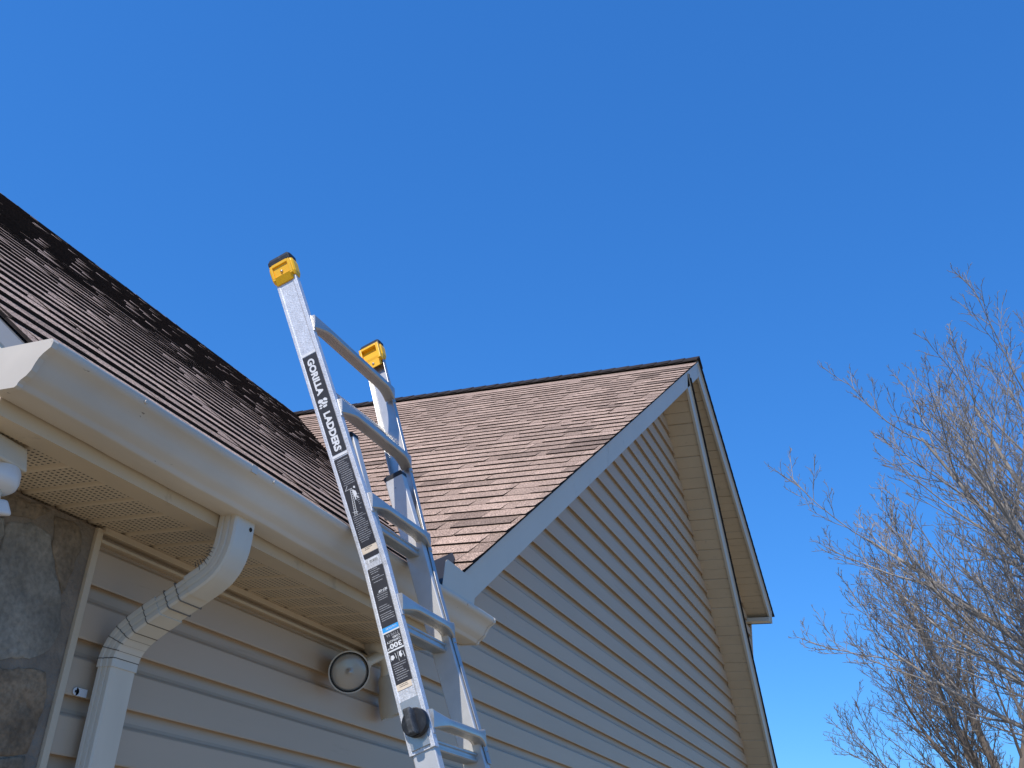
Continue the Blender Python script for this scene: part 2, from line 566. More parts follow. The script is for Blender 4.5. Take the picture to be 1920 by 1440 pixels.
# splash guard standing on the lip at the valley
sg = [(2.832, .8655), (3.079, .8645), (3.086, .935), (3.068, .947), (2.868, .957), (2.855, .957), (2.846, .953), (2.840, .945)]
b = B(); b.prism([(x, 1.4310, z) for x, z in sg], (0, .0014, 0))
b.build('splash_guard', 'fascia', gut, fix=False)

# ---- downspout
DP = [(1.532, .785), (1.532, .728), (1.5335, .705), (1.538, .685), (1.547, .664), (1.560, .646), (1.580, .630), (1.722, .5455), (1.758, .5215), (1.778, .505), (1.793, .487), (1.803, .467), (1.808, .445), (1.808, -1.55)]
def spout(path, wx, dp, xc=1.9080, c=.0045):
    rings = []
    P = [Vector((0, y, z)) for y, z in path]
    for i, p in enumerate(P):
        d = (P[min(i + 1, len(P) - 1)] - P[max(i - 1, 0)]).normalized()
        nn = Vector((0, d.z, -d.y))      # across the tube in the y-z plane
        r_ = []
        hx, hd = wx / 2, dp / 2
        for (u, v) in [(-hx + c, -hd), (hx - c, -hd), (hx, -hd + c), (hx, hd - c), (hx - c, hd), (-hx + c, hd), (-hx, hd - c), (-hx, hd * .45), (-hx + .004, hd * .33), (-hx, hd * .2), (-hx, -hd * .2), (-hx + .004, -hd * .33), (-hx, -hd * .45), (-hx, -hd + c)]:
            q = p + nn * v; r_.append((xc + u, q.y, q.z))
        rings.append(r_)
    return rings
b = B(); b.loft(spout(DP[6:], .081, .047))
ds = b.build('downspout', 'downspout', house); smooth_by_angle(ds, 40)
def crimped(path, n_c, lo, hi, wx, dp, depth):
    """elbow with folded creases on the inside of the bend"""
    # resample
    P = [Vector((0, y, z)) for y, z in path]
    out = []
    for i in range(len(P) - 1):
        for s in range(4):
            out.append(P[i].lerp(P[i + 1], s / 4))
    out.append(P[-1])
    return [(p.y, p.z) for p in out]
e1 = crimped(DP[0:8], 0, 0, 0, 0, 0, 0)
e1 = e1[:-3]
b = B(); b.loft(spout(e1[:27], .078, .054, 1.9040))
el = b.build('downspout_elbow', 'downspout', ds); smooth_by_angle(el, 40)
b = B(); b.loft(spout(crimped([(1.69, .5645)] + DP[7:13] + [(1.808, .425)], 0, 0, 0, 0, 0, 0), .086, .053))
el2 = b.build('downspout_elbow', 'downspout', ds); smooth_by_angle(el2, 40)
# pressed creases in both elbows
def crease(cy, cz, ang, l0, l1, x_at, parent, w_=.0022):
    d = Vector((0, math.cos(ang), math.sin(ang)))
    p0 = Vector((x_at, cy, cz)) + d * l0; p1 = Vector((x_at, cy, cz)) + d * l1
    b = B(); b.tube([p0, (p0 + p1) / 2 + Vector((-.0004, 0, .0012)), p1], [.0003, w_ * .55, .0003], 6)
    return b.build('elbow_crease', 'crimp', parent)
random.seed(11)
for k in range(8):
    a_ = R(188 + k * 9)
    crease(1.615, .702, a_, .040 + random.uniform(0, .003), .064 + random.uniform(-.008, .008), 1.8646, el, .0024)
# lower elbow: folds right round the outer face
for k in range(6):
    t = k / 5
    i0 = 7 + t * 5
    i = int(i0); f_ = i0 - i
    y = DP[i][0] * (1 - f_) + DP[min(i + 1, 12)][0] * f_; z_ = DP[i][1] * (1 - f_) + DP[min(i + 1, 12)][1] * f_
    a_ = R(149 - t * 59); d = Vector((0, math.cos(a_), math.sin(a_))); nn = Vector((0, d.z, -d.y))
    rr = spout([(y - d.y * .001, z_ - d.z * .001), (y + d.y * .001, z_ + d.z * .001)], .0878, .0548)
    b = B(); b.loft(rr); b.build('elbow_crease', 'crimp', el2)
for (yy, zz_, ang, par) in ((1.668, .5775, 149, el2), (1.640, .5945, 149, el)):
    d = Vector((0, math.cos(R(ang)), math.sin(R(ang))))
    b = B(); b.loft(spout([(yy - d.y * .0006, zz_ - d.z * .0006), (yy + d.y * .0006, zz_ + d.z * .0006)], .0872, .0542)); b.build('elbow_seam', 'seam', par)
b = B(); b.lathe((1.925, 1.5065, .755), (0, -1, 0), [(.0001, .004), (.004, .004), (.0055, .0025), (.0055, -.002)], 12); b.build('screw', 'caulk', el)
b = B()
b.box(1.838, 1.872, 1.8460, 1.8480, .355, .373); b.lathe((1.838, 1.8470, .364), (0, 1, 0), [(.009, -.001), (.009, .001)], 14)
st = b.build('downspout_strap', 'fixture_white', ds)
b = B(); b.lathe((1.836, 1.8455, .364), (0, -1, 0), [(.0001, .003), (.003, .002), (.003, -.001)], 10); b.build('screw', 'caulk', ds)

# ---- roofs ---------------------------------------------------------------
def rake_box(b, x0, x1, fz, y0, y1, top, bot):
    b.hexa([(x0, y0, fz(x0) + bot), (x1, y0, fz(x1) + bot), (x1, y1, fz(x1) + bot), (x0, y1, fz(x0) + bot),
            (x0, y0, fz(x0) + top), (x1, y0, fz(x1) + top), (x1, y1, fz(x1) + top), (x0, y1, fz(x0) + top)])
    return b

# main roof deck (front and back slope)
b = B()
def mz(y): return zmain(y)
b.hexa([(X0 + .02, 1.52, mz(1.52) - .04), (RX, 1.52, mz(1.52) - .04), (RX, RY, RZ - .04), (X0 + .02, RY, RZ - .04),
        (X0 + .02, 1.52, mz(1.52) - .004), (RX, 1.52, mz(1.52) - .004), (RX, RY, RZ - .004), (X0 + .02, RY, RZ - .004)])
# trim the deck beyond the valley by keeping it below the wing surface
b = B()
def mainpoly(off):
    return [(X0 + .02, 1.52, mz(1.52) + off), (3.08, 1.52, mz(1.52) + off), (RX - .03, RY - .02, mz(RY - .02) + off), (X0 + .02, RY - .02, mz(RY - .02) + off)]
b.loft([mainpoly(-.05), mainpoly(-.004)])
roof = b.build('roof', 'deck', house)
b = B()
b.hexa([(X0 + .02, RY - .01, RZ - .06), (12.0, RY - .01, RZ - .35), (12.0, 9.9, .9), (X0 + .02, 9.9, .9),
        (X0 + .02, RY - .01, RZ - .01), (RX + .2, RY - .01, RZ - .02), (12.0, 9.9, .95), (X0 + .02, 9.9, .95)])
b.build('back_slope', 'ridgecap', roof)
# wing deck
b = B()
def wpoly(off):
    return [(3.28, YR + .005, zwing(3.28) + off), (RX - .02, YR + .005, zwing(RX - .02) + off), (RX - .02, RY, zwing(RX - .02) + off), (3.10, 1.63, zwing(3.10) + off)]
b.loft([wpoly(-.05), wpoly(-.004)])
wroof = b.build('roof', 'deck', house)

EX = .127
LEN = .31
def shingle_mesh(wd, seed):
    rn = random.Random(seed)
    b = B()
    edge = []
    def slab(x0, x1, y0, y1, z0a, z1a, h0, h1):
        f0 = len(b.f)
        b.hexa([(x0, y0, z0a), (x1, y0, z0a), (x1, y1, z1a), (x0, y1, z1a), (x0, y0, z0a + h0), (x1, y0, z0a + h0), (x1, y1, z1a + h1), (x0, y1, z1a + h1)])
        edge.extend((f0, f0 + 2, f0 + 3, f0 + 5))
    b.cur = rn.uniform(.30, .60)
    slab(.0010, wd - .0010, rn.uniform(-.001, .001), LEN, .0040, .0010, .0075, .0055)
    x = rn.uniform(-.12, .05)
    while x < wd:
        w_ = rn.uniform(.12, .30)
        xa, xb = max(.0010, x), min(wd - .0010, x + w_)
        if xb - xa > .03:
            b.cur = rn.uniform(.0, .2) if rn.random() < .16 else rn.uniform(.40, .95)
            jit = rn.uniform(-.003, .0)
            slab(xa, xb, jit, EX + .004, .0112, .0080, rn.uniform(.0045, .0066), .0012)
        x += w_ + rn.choice((.0018, .0018, rn.uniform(.05, .13)))
    me = b.mesh('shingle')
    me.materials.append(M['shingle']); me.materials.append(M['shingle_edge'])
    for i in edge:
        me.polygons[i].material_index = 1
    return me

VAR = {}
for wi, wd in enumerate((.25, .5, .75, 1.0)):
    VAR[wd] = [shingle_mesh(wd, 100 * wi + s) for s in range(5 if wd == 1.0 else 4)]
random.seed(21)
def lay(roof_obj, origin, along, up, courses_n, start_fn, end_fn):
    """origin: eave corner; along/up: unit vectors; start/end distance along, per course"""
    nrm = along.cross(up)
    n = 0
    for c in range(courses_n):
        s0, s1 = start_fn(c * EX), end_fn(c * EX)
        if s1 - s0 < .05:
            continue
        x = s0
        first = True
        while x < s1:
            left = s1 - x
            if first:
                wd = (.5, 1.0, .75, .25)[(c * 3 + c // 5) % 4]; first = False
            else:
                wd = 1.0
            while wd > .25 and wd > left + .2:
                wd -= .25
            me = random.choice(VAR[wd])
            o = link('shingle', me, None)
            p = origin + along * x + up * (c * EX + random.uniform(-.0015, .0015)) + nrm * (.001 + random.uniform(0, .0012))
            o.matrix_world = Matrix(((along.x, up.x, nrm.x, p.x), (along.y, up.y, nrm.y, p.y), (along.z, up.z, nrm.z, p.z), (0, 0, 0, 1)))
            o.parent = roof_obj
            o.matrix_parent_inverse = Matrix.Identity(4)
            x += wd
            n += 1
    return n

# main slope, seen at a grazing angle
upm = Vector((0, 1, MS)).normalized()
y_e = 1.508
n_m = lay(roof, Vector((X0, y_e, zmain(y_e))), Vector((1, 0, 0)), upm, 43, lambda s: 0.0,
          lambda s: ((zmain(y_e + s * upm.y) - WC) / WS) - X0 + .05)
# wing slope, in full sun; courses run back from the rake
upw = Vector((1, 0, WS)).normalized()
x_e = 3.10
# along must satisfy along x up = outward normal: run in -y from the valley side
def wing_end(s):
    x = x_e + s * upw.x
    return (zwing(x) - MZ) / MS + MY + .05
YS = 1.598
alw = Vector((0, -1, 0))
def lay_wing():
    nrm = alw.cross(upw)
    cnt = 0
    for c in range(43):
        s = c * EX
        x = x_e + s * upw.x
        if x > RX - .05:
            break
        ymax = max(wing_end(s), YS + .06)
        y = YS
        first = True
        while y < ymax:
            if first:
                wd = (1.0, .5, .75, .25)[(c * 3 + c // 4) % 4]; first = False
            else:
                wd = 1.0
            while wd > .25 and wd > ymax - y + .2:
                wd -= .25
            me = random.choice(VAR[wd])
            p = Vector((0, y + wd, 0)) + Vector((x_e, 0, zwing(x_e))) + upw * (s + random.uniform(-.0015, .0015)) + nrm * (.001 + random.uniform(0, .0012))
            if x < 3.30 and y < 1.62:
                pass
            o = link('shingle', me, None)
            o.matrix_world = Matrix(((alw.x, upw.x, nrm.x, p.x), (alw.y, upw.y, nrm.y, p.y), (alw.z, upw.z, nrm.z, p.z), (0, 0, 0, 1)))
            o.parent = wroof
            o.matrix_parent_inverse = Matrix.Identity(4)
            y += wd
            cnt += 1
    return cnt
n_w = lay_wing()

# ridge caps
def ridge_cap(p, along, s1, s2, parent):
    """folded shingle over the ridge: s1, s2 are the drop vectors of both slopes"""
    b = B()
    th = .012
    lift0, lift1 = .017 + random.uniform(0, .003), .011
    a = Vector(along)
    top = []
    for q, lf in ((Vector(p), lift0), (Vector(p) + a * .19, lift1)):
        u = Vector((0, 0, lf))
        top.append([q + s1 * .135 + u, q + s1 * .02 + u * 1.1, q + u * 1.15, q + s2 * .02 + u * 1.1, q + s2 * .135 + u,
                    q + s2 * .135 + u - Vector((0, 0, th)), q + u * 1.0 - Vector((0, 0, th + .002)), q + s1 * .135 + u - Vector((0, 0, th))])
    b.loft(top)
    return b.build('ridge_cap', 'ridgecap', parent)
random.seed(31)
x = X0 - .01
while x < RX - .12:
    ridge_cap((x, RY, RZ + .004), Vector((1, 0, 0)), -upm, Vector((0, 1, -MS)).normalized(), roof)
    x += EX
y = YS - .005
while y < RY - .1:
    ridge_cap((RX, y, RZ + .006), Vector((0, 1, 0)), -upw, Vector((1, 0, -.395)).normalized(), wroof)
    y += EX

# flat black patch laid over the foot of the wing slope
b = B()
b.prism([(3.403, 1.769, 1.139), (3.480, 1.728, 1.194), (3.420, 1.685, 1.151), (3.345, 1.657, 1.097), (3.256, 1.635, 1.033), (3.172, 1.615, .973)], (.01, 0, -.014))
vf = b.build('valley_patch', 'valley_black', wroof)
vf.location.z += 0

# rake of the main roof (near end, faces the sun)
b = B()
def rk(y, dz): return zmain(y) + dz
def rkprof(x): return [(x, 1.520, .790), (x, 1.600, .790), (x, RY, rk(RY, -.17)), (x, RY, rk(RY, -.032)), (x, 1.520, rk(1.520, -.032))]
b.loft([rkprof(X0 + .004), rkprof(X0 + .024)])
rf = b.build('rake_fascia', 'fascia', house)
b = B()
b.hexa([(X0 - .006, 1.505, rk(1.505, -.038)), (X0 + .03, 1.505, rk(1.505, -.038)), (X0 + .03, RY, rk(RY, -.038)), (X0 - .006, RY, rk(RY, -.038)),
        (X0 - .006, 1.505, rk(1.505, -.002)), (X0 + .03, 1.505, rk(1.505, -.002)), (X0 + .03, RY, rk(RY, -.002)), (X0 - .006, RY, rk(RY, -.002))])
b.build('drip_edge', 'drip_grey', rf)
b = B()
b.hexa([(X0 + .025, 1.66, rk(1.66, -.16)), (1.5, 1.66, rk(1.66, -.16)), (1.5, RY, rk(RY, -.16)), (X0 + .025, RY, rk(RY, -.16)),
        (X0 + .025, 1.66, rk(1.66, -.15)), (1.5, 1.66, rk(1.66, -.15)), (1.5, RY, rk(RY, -.15)), (X0 + .025, RY, rk(RY, -.15))])
b.build('rake_soffit', 'trim', house)

# rake fascia of the gable: three boards up the near side
FT, FB = -.006, -.158
for i, (xa, xb) in enumerate(((3.362, 5.165), (5.168, 7.318), (7.321, RX + .01))):
    b = B()
    e0 = .055 if i == 0 else 0
    b.hexa([(xa + e0 * 1.9, YR, zwing(xa + e0 * 1.9) + FB), (xb, YR, zwing(xb) + FB), (xb, YR + .02, zwing(xb) + FB), (xa + e0 * 1.9, YR + .02, zwing(xa + e0 * 1.9) + FB),
            (xa - e0 * .2, YR, zwing(xa - e0 * .2) + FT), (xb, YR, zwing(xb) + FT), (xb, YR + .02, zwing(xb) + FT), (xa - e0 * .2, YR + .02, zwing(xa - e0 * .2) + FT)])
    rfo = b.build('rake_fascia', 'fascia', house)
    b = B(); rake_box(b, xa - (.02 if i == 0 else 0), xb, zwing, YR - .007, YR + .024, -.0045, -.020); b.build('drip_edge', 'fascia', rfo)
# soffit behind it
b = B(); rake_box(b, 3.45, RX, zwing, YR + .02, YW, -.130, -.142); b.build('rake_soffit', 'trim', house)

def far_rake(fz, xa, xb, ht):
    b = B(); rake_box(b, xa, xb, fz, YR, YR + .02, -.010, -ht)
    f = b.build('rake_fascia', 'fascia', house)
    b = B(); rake_box(b, xa, xb, fz, YR - .006, YR + .022, .0, -.020); b.build('drip_edge', 'fascia', f)
    # soffit tray and single panels across the overhang
    b = B(); rake_box(b, xa, xb, fz, YR + .021, YW, -ht + .045, -ht + .030)
    s = b.build('rake_soffit', 'trim', house)
    x = xa + .02
    sl = math.hypot(1, (fz(1) - fz(0)))
    st = .1035 / sl
    i = 0
    while x + st < xb:
        b = B()
        j = random.uniform(-.0008, .0008)
        d = .0016
        g0, g1 = x + .0022, x + st - .0022
        b.hexa([(g0, YR + .021, fz(g0) - ht + .018 + j), (g1, YR + .021, fz(g1) - ht + .018 + j), (g1, YW - .012, fz(g1) - ht + .018 + j), (g0, YW - .012, fz(g0) - ht + .018 + j),
                (g0, YR + .021, fz(g0) - ht + .029), (g1, YR + .021, fz(g1) - ht + .029), (g1, YW - .012, fz(g1) - ht + .029), (g0, YW - .012, fz(g0) - ht + .029)])
        b.build('soffit_panel', 'trim', s)
        x += st * (1 + (.06 if i % 3 == 2 else 0)); i += 1
    # shingled strip on top
    b = B(); rake_box(b, xa - .01, xb + .01, fz, YR - .014, YW + .001, .016, .001)
    return f
random.seed(5)
far_rake(zA, AX + .004, 11.6, .150)
far_rake(zB, RX + .005, XB, .135)
# roof slabs over the two far rakes
b = B(); rake_box(b, AX + .022, 11.62, zA, YR - .012, YW + .002, .007, .001)
ra = b.build('roof', 'deck', house)
b = B(); rake_box(b, RX - .01, XB + .03, zB, YR - .012, RY, .007, .001)
rb = b.build('roof', 'deck', house)
random.seed(41)
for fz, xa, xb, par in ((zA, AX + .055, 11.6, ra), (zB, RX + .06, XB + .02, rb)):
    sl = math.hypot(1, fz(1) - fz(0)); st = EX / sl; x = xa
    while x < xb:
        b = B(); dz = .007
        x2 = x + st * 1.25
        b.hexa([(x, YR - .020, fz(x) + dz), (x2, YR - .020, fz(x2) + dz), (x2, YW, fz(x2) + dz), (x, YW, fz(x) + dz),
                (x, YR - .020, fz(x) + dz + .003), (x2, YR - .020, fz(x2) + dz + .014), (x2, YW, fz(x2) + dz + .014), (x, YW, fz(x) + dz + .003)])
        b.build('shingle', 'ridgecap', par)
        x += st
# boxed eave return at the far end with its gutter stub
b = B()
xe = XB - .03
b.box(xe - .085, xe + .05, YR + .002, YW + .01, zB(xe) - .165, zB(xe) - .125)
b.box(xe + .02, xe + .05, YR - .01, YW + .3, zB(xe) - .165, zB(xe) - .03)
b.build('eave_return', 'fascia', house)

# ------------------------------------------------------------------ ladder
TH = R(68.056)
LA = Vector((0, math.cos(TH), math.sin(TH)))     # up the rails
LN = Vector((0, -math.sin(TH), math.cos(TH)))    # towards the climber
LO = Vector((0, 1.06994, 0))
def lp(s, b_, x): return LO + LA * s + LN * b_ + Vector((x, 0, 0))
XL, XRT = 2.24, 2.580
S0 = .80
def xl_(s): return XL - .131 * max(0, s - S0)
def xr_(s): return XRT + .115 * max(0, s - S0)
RW = .070
base = lp((GZ) / math.sin(TH), .035, 2.41)
ladder = thing('ladder', base, 'silver aluminium telescoping ladder with yellow tipped rails leaning on the gutter', 'ladder')

def outer_profile(sgn):
    # (depth inwards, b): C-channel with raised edges on its outer face
    return [(0, 0), (0, .009), (.0014, .0105), (.0014, .0565), (0, .058), (0, RW), (.022, RW), (.022, RW - .0028), (.0042, RW - .0028), (.0042, .0028), (.022, .0028), (.022, 0)]
def rail(prof, xf, sgn, s_list):
    rings = [[lp(s, b_, xf(s) + sgn * d) for d, b_ in prof] for s in s_list]
    b = B(); b.loft(rings); return b
SL = [.296, .5, .7, .78, .84, .95, 1.1, 1.3, 1.5, 1.79]
rails = {}
for sgn, xf in ((1, xl_), (-1, xr_)):
    o = rail(outer_profile(sgn), xf, sgn, SL).build('outer_rail', 'alu_raw' if sgn == 1 else 'alu', ladder)
    bevel(o, .0012, 2)
    rails[sgn] = o
    # yellow rail cap with rubber pad
    def cp(s, b_, d): return lp(s, b_, xf(s) + sgn * d)
    b = B()
    T0, T1 = 1.742, 1.802
    rg = []
    for s, g_, in ((T0, .0), (T0 + .012, .003), (T1 - .012, .004), (T1, .002)):
        m_ = .0035 + g_
        rg.append([cp(s, -m_ + .004, -m_), cp(s, -m_, -m_ + .006), cp(s, -m_, .022 + m_ - .004), cp(s, -m_ + .004, .022 + m_), cp(s, RW + m_ - .004, .022 + m_), cp(s, RW + m_, .022 + m_ - .004), cp(s, RW + m_, -m_ + .006), cp(s, RW + m_ - .004, -m_)])
    b.loft(rg)
    c = b.build('rail_cap', 'yellow', o); bevel(c, .0015, 2)
    if sgn == 1:
        # raised frame round the recessed face, and the foot ledge below
        b = B()
        for (sa, sb_, ba, bb) in ((T0 + .002, T1 - .004, .0, .008), (T0 + .002, T1 - .004, .060, .069), (T1 - .012, T1 - .002, .008, .060)):
            b.hexa([cp(sa, ba, -.0125), cp(sa, bb, -.0125), cp(sb_, bb, -.0125), cp(sb_, ba, -.0125), cp(sa, ba, -.006), cp(sa, bb, -.006), cp(sb_, bb, -.006), cp(sb_, ba, -.006)])
        b.hexa([cp(T0 - .012, .004, -.0035), cp(T0 - .012, .062, -.0035), cp(T0 + .010, .066, -.0135), cp(T0 + .010, 0, -.0135), cp(T0 - .012, .004, .001), cp(T0 - .012, .062, .001), cp(T0 + .012, .066, -.004), cp(T0 + .012, 0, -.004)])
        fr_ = b.build('cap_frame', 'yellow', o); bevel(fr_, .001, 2)
    else:
        # inside of the far cap: a hollow shown by raised lips and a lower plate
        b = B()
        for (sa, sb_, ba, bb) in ((T0 - .012, T1, -.003, .006), (T0 - .012, T1, .062, .073), (T1 - .010, T1, .006, .062)):
            b.hexa([cp(sa, ba, .020), cp(sa, bb, .020), cp(sb_, bb, .020), cp(sb_, ba, .020), cp(sa, ba, .044), cp(sa, bb, .044), cp(sb_, bb, .044), cp(sb_, ba, .044)])
        fr_ = b.build('cap_frame', 'yellow', o); bevel(fr_, .0015, 2)
        b = B(); b.hexa([cp(T0 - .030, .006, .0225), cp(T0 - .030, .064, .0225), cp(T0 + .006, .064, .0225), cp(T0 + .006, .006, .0225), cp(T0 - .030, .006, .026), cp(T0 - .030, .064, .026), cp(T0 + .006, .064, .026), cp(T0 + .006, .006, .026)])
        b.build('cap_plate', 'yellow', o)
    b = B()
    pad = []
    for s, m_ in ((T1 - .001, .0055), (T1 + .014, .0062), (T1 + .026, .001), (T1 + .033, -.010)):
        pad.append([cp(s, -m_ + .005, -m_ - .003), cp(s, -m_, -m_ + .006), cp(s, -m_, .020 + m_), cp(s, -m_ + .005, .026 + m_), cp(s, RW + m_ - .005, .026 + m_), cp(s, RW + m_, .020 + m_), cp(s, RW + m_, -m_ + .006), cp(s, RW + m_ - .005, -m_ - .003)])
    b.loft(pad)
    p_ = b.build('rubber_pad', 'black', o); bevel(p_, .002, 2)
    sx = -.0075 if sgn == 1 else .0265
    b = B(); b.lathe(cp(T0 + .026 if sgn == 1 else T0 - .014, .034, sx), (-1, 0, 0), [(.0001, .0045), (.0030, .0038), (.0046, .0015), (.0046, -.003)], 14)
    so = b.build('rivet', 'screw', o); smooth_by_angle(so, 60)

# inner (fly) rails, straight, nested in the outer ones
def inner_profile():
    return [(0, .0045), (0, .0655), (.030, .0655), (.030, .0045)]
fly = {}
for sgn, x0_ in ((1, XL + .0055), (-1, XRT - .0055)):
    xf = (lambda v: (lambda s: v))(x0_)
    o = rail(inner_profile(), xf, sgn, [-1.70, 0, .6, 1.205]).build('inner_rail', 'alu_in', ladder)
    bevel(o, .003, 3)
    fly[sgn] = o
    b = B()
    rg = []
    for s, m_ in ((1.200, .001), (1.212, .001), (1.218, -.003)):
        rg.append([lp(s, .0045 - m_, x0_ + sgn * (-m_)), lp(s, .0655 + m_, x0_ + sgn * (-m_)), lp(s, .0655 + m_, x0_ + sgn * (.030 + m_)), lp(s, .0045 - m_, x0_ + sgn * (.030 + m_))])
    b.loft(rg); b.build('end_plug', 'black', o)
    b = B(); b.lathe(lp(1.165, .032, x0_ + sgn * .030), (sgn, 0, 0), [(.0001, .0012), (.003, .001), (.0036, -.001)], 12); b.build('rivet', 'screw', o)

# rungs: rounded tread lofted between the rails, flaring up at both ends
def rung(s_c, b_f, depth, xa, xb, flare, mname, front_groove=False, h=.010):
    """section given in (u: horizontal depth back from the front edge, w: vertical)"""
    hz = Vector((0, 1, 0)); up = Vector((0, 0, 1))
    tilt = R(-8)
    hz_ = hz * math.cos(tilt) + up * math.sin(tilt); up_ = up * math.cos(tilt) - hz * math.sin(tilt)
    n = 26
    rings = []
    for k in range(n + 1):
        t = k / n
        x = xa + (xb - xa) * t
        e = min(t, 1 - t) * (xb - xa)
        fl = max(0.0, 1 - e / .075) ** 1.6 * flare
        up_h, dn_h = h + fl * .015, h + fl * .012
        dep = depth * (1 - .10 * fl)
        back = fl * .014
        o = lp(s_c, b_f, x)
        fo = hz_ * back
        prof = [(.0, -dn_h + .003), (.003, -dn_h)]
        for g_ in range(6):
            u0 = .006 + (dep - .012) * g_ / 6
            wdt = (dep - .012) / 6
            prof += [(u0, -dn_h), (u0 + wdt * .55, -dn_h), (u0 + wdt * .62, -dn_h + .0012), (u0 + wdt * .93, -dn_h + .0012)]
        prof += [(dep - .003, -dn_h), (dep, -dn_h + .003), (dep, up_h - .003), (dep - .003, up_h), (.003, up_h), (0, up_h - .003)]
        if front_groove:
            prof += [(0, up_h * .45), (.004, up_h * .25), (.004, -dn_h * .25), (0, -dn_h * .45)]
        else:
            prof += [(-.0008, up_h * .4), (-.0008, -dn_h * .4)]
        rings.append([o + fo + hz_ * u + up_ * w_ for u, w_ in prof])
    b = B(); b.loft(rings)
    r_ = b.build('rung', mname, ladder); smooth_by_angle(r_, 24)
    return r_
for i, s in enumerate((1.563, 1.268, .967, .667, .356, .055, -.25)):
    rg_ = rung(s, .092, .040, xl_(s) + .012, xr_(s) - .012, 1.0, 'alu')
    # weld flange at each end
    b = B()
    for xq, sg_ in ((xl_(s) + .012, 1), (xr_(s) - .012, -1)):
        b.hexa([lp(s - .029, RW - .001, xq - .006), lp(s - .029, RW - .001, xq + .008), lp(s + .029, RW - .001, xq + .008), lp(s + .029, RW - .001, xq - .006),
                lp(s - .028, RW + .0028, xq - .004), lp(s - .028, RW + .0028, xq + .006), lp(s + .028, RW + .0028, xq + .006), lp(s + .028, RW + .0028, xq - .004)])
    b.build('rung_flange', 'alu', rg_)
for s in (.93, .627, .316, .012, -.30, -.60, -.90):
    rung(s, .050, .040, XL + .034, XRT - .034, 0.0, 'alu', True, .0125)
# slim back brace between the flared rail tops
b = B(); b.tube([lp(1.36, .010, xl_(1.36) + .02), lp(1.50, .008, xr_(1.50) - .02)], .006, 8)
b = B()
p0, p1 = lp(1.41, .012, xl_(1.41) + .012), lp(1.435, .012, xr_(1.435) - .012)
b.hexa([p0 - LA * .009 - LN * .004, p1 - LA * .009 - LN * .004, p1 - LA * .009 + LN * .004, p0 - LA * .009 + LN * .004,
        p0 + LA * .009 - LN * .004, p1 + LA * .009 - LN * .004, p1 + LA * .009 + LN * .004, p0 + LA * .009 + LN * .004])
bevel(b.build('brace', 'alu', ladder), .002, 2)

# lock knob near the foot of the near outer rail
kc = lp(.363, .040, XL)
b = B(); b.hexa([lp(.305, .010, XL - .003), lp(.305, .060, XL - .003), lp(.425, .060, XL - .003), lp(.425, .010, XL - .003), lp(.305, .010, XL + .0005), lp(.305, .060, XL + .0005), lp(.425, .060, XL + .0005), lp(.425, .010, XL + .0005)])
kp = b.build('lock_plate', 'alu', ladder)
b = B(); b.lathe(kc, (-1, 0, 0), [(.0335, .0), (.0345, .004), (.0345, .014), (.032, .017), (.0001, .018)], 32)
kn = b.build('lock_knob', 'knob', ladder); smooth_by_angle(kn, 40)
b = B()
def kq(s, b_, d): return lp(.363 + s, .040 + b_, XL - d)
b.loft([[kq(-.030, -.013, .016), kq(-.030, .008, .016), kq(.030, .008, .016), kq(.030, -.013, .016)],
        [kq(-.033, -.014, .034), kq(-.033, .007, .034), kq(.034, .007, .034), kq(.034, -.014, .034)],
        [kq(-.028, -.011, .040), kq(-.028, .004, .040), kq(.029, .004, .040), kq(.029, -.011, .040)]])
bevel(b.build('knob_grip', 'grip', kn), .003, 3)

# ------------------------------------------------------------------ printed labels on the near rail
LD = .0011
def lab_quad(name, s0, s1, b0, b1, mname, parent, lift=0.0, th=.0003):
    b = B()
    n = 12
    def P(s, b_, d): return lp(s, b_, xl_(s) + .0014 - LD * .55 - lift - d)
    b.loft([[P(s0 + (s1 - s0) * k / n, b0, 0), P(s0 + (s1 - s0) * k / n, b1, 0), P(s0 + (s1 - s0) * k / n, b1, th), P(s0 + (s1 - s0) * k / n, b0, th)] for k in range(n + 1)])
    return b.build(name, mname, parent)
BL0, BL1 = .0105, .0565
brand = lab_quad('brand_label', 1.135, 1.462, BL0, BL1, 'label', ladder)
for s in (1.468, 1.129):
    lab_quad('label_band', s - .004, s + .004, BL0 - .001, BL1, 'ink', brand, .0001)
warn = lab_quad('warning_label', .852, 1.121, BL0, BL1, 'label', ladder)
lab_quad('label_band', .834, .851, BL0, BL1, 'cream', warn, .0001)
instr = lab_quad('instruction_label', .622, .833, BL0, BL1, 'label', ladder)
lab_quad('label_band', .609, .6215, BL0, BL1, 'blue', instr, .0001)
lab_quad('label_band', .605, .6088, BL0, BL1, 'ink', instr, .0001)
rate = lab_quad('rating_label', .470, .6045, BL0, BL1, 'label', ladder)
lab_quad('label_band', .454, .4695, BL0, BL1 - .004, 'cream', rate, .0001)
lab_quad('label_band', .5545, .5585, BL0, BL1, 'ink', rate, .0002)

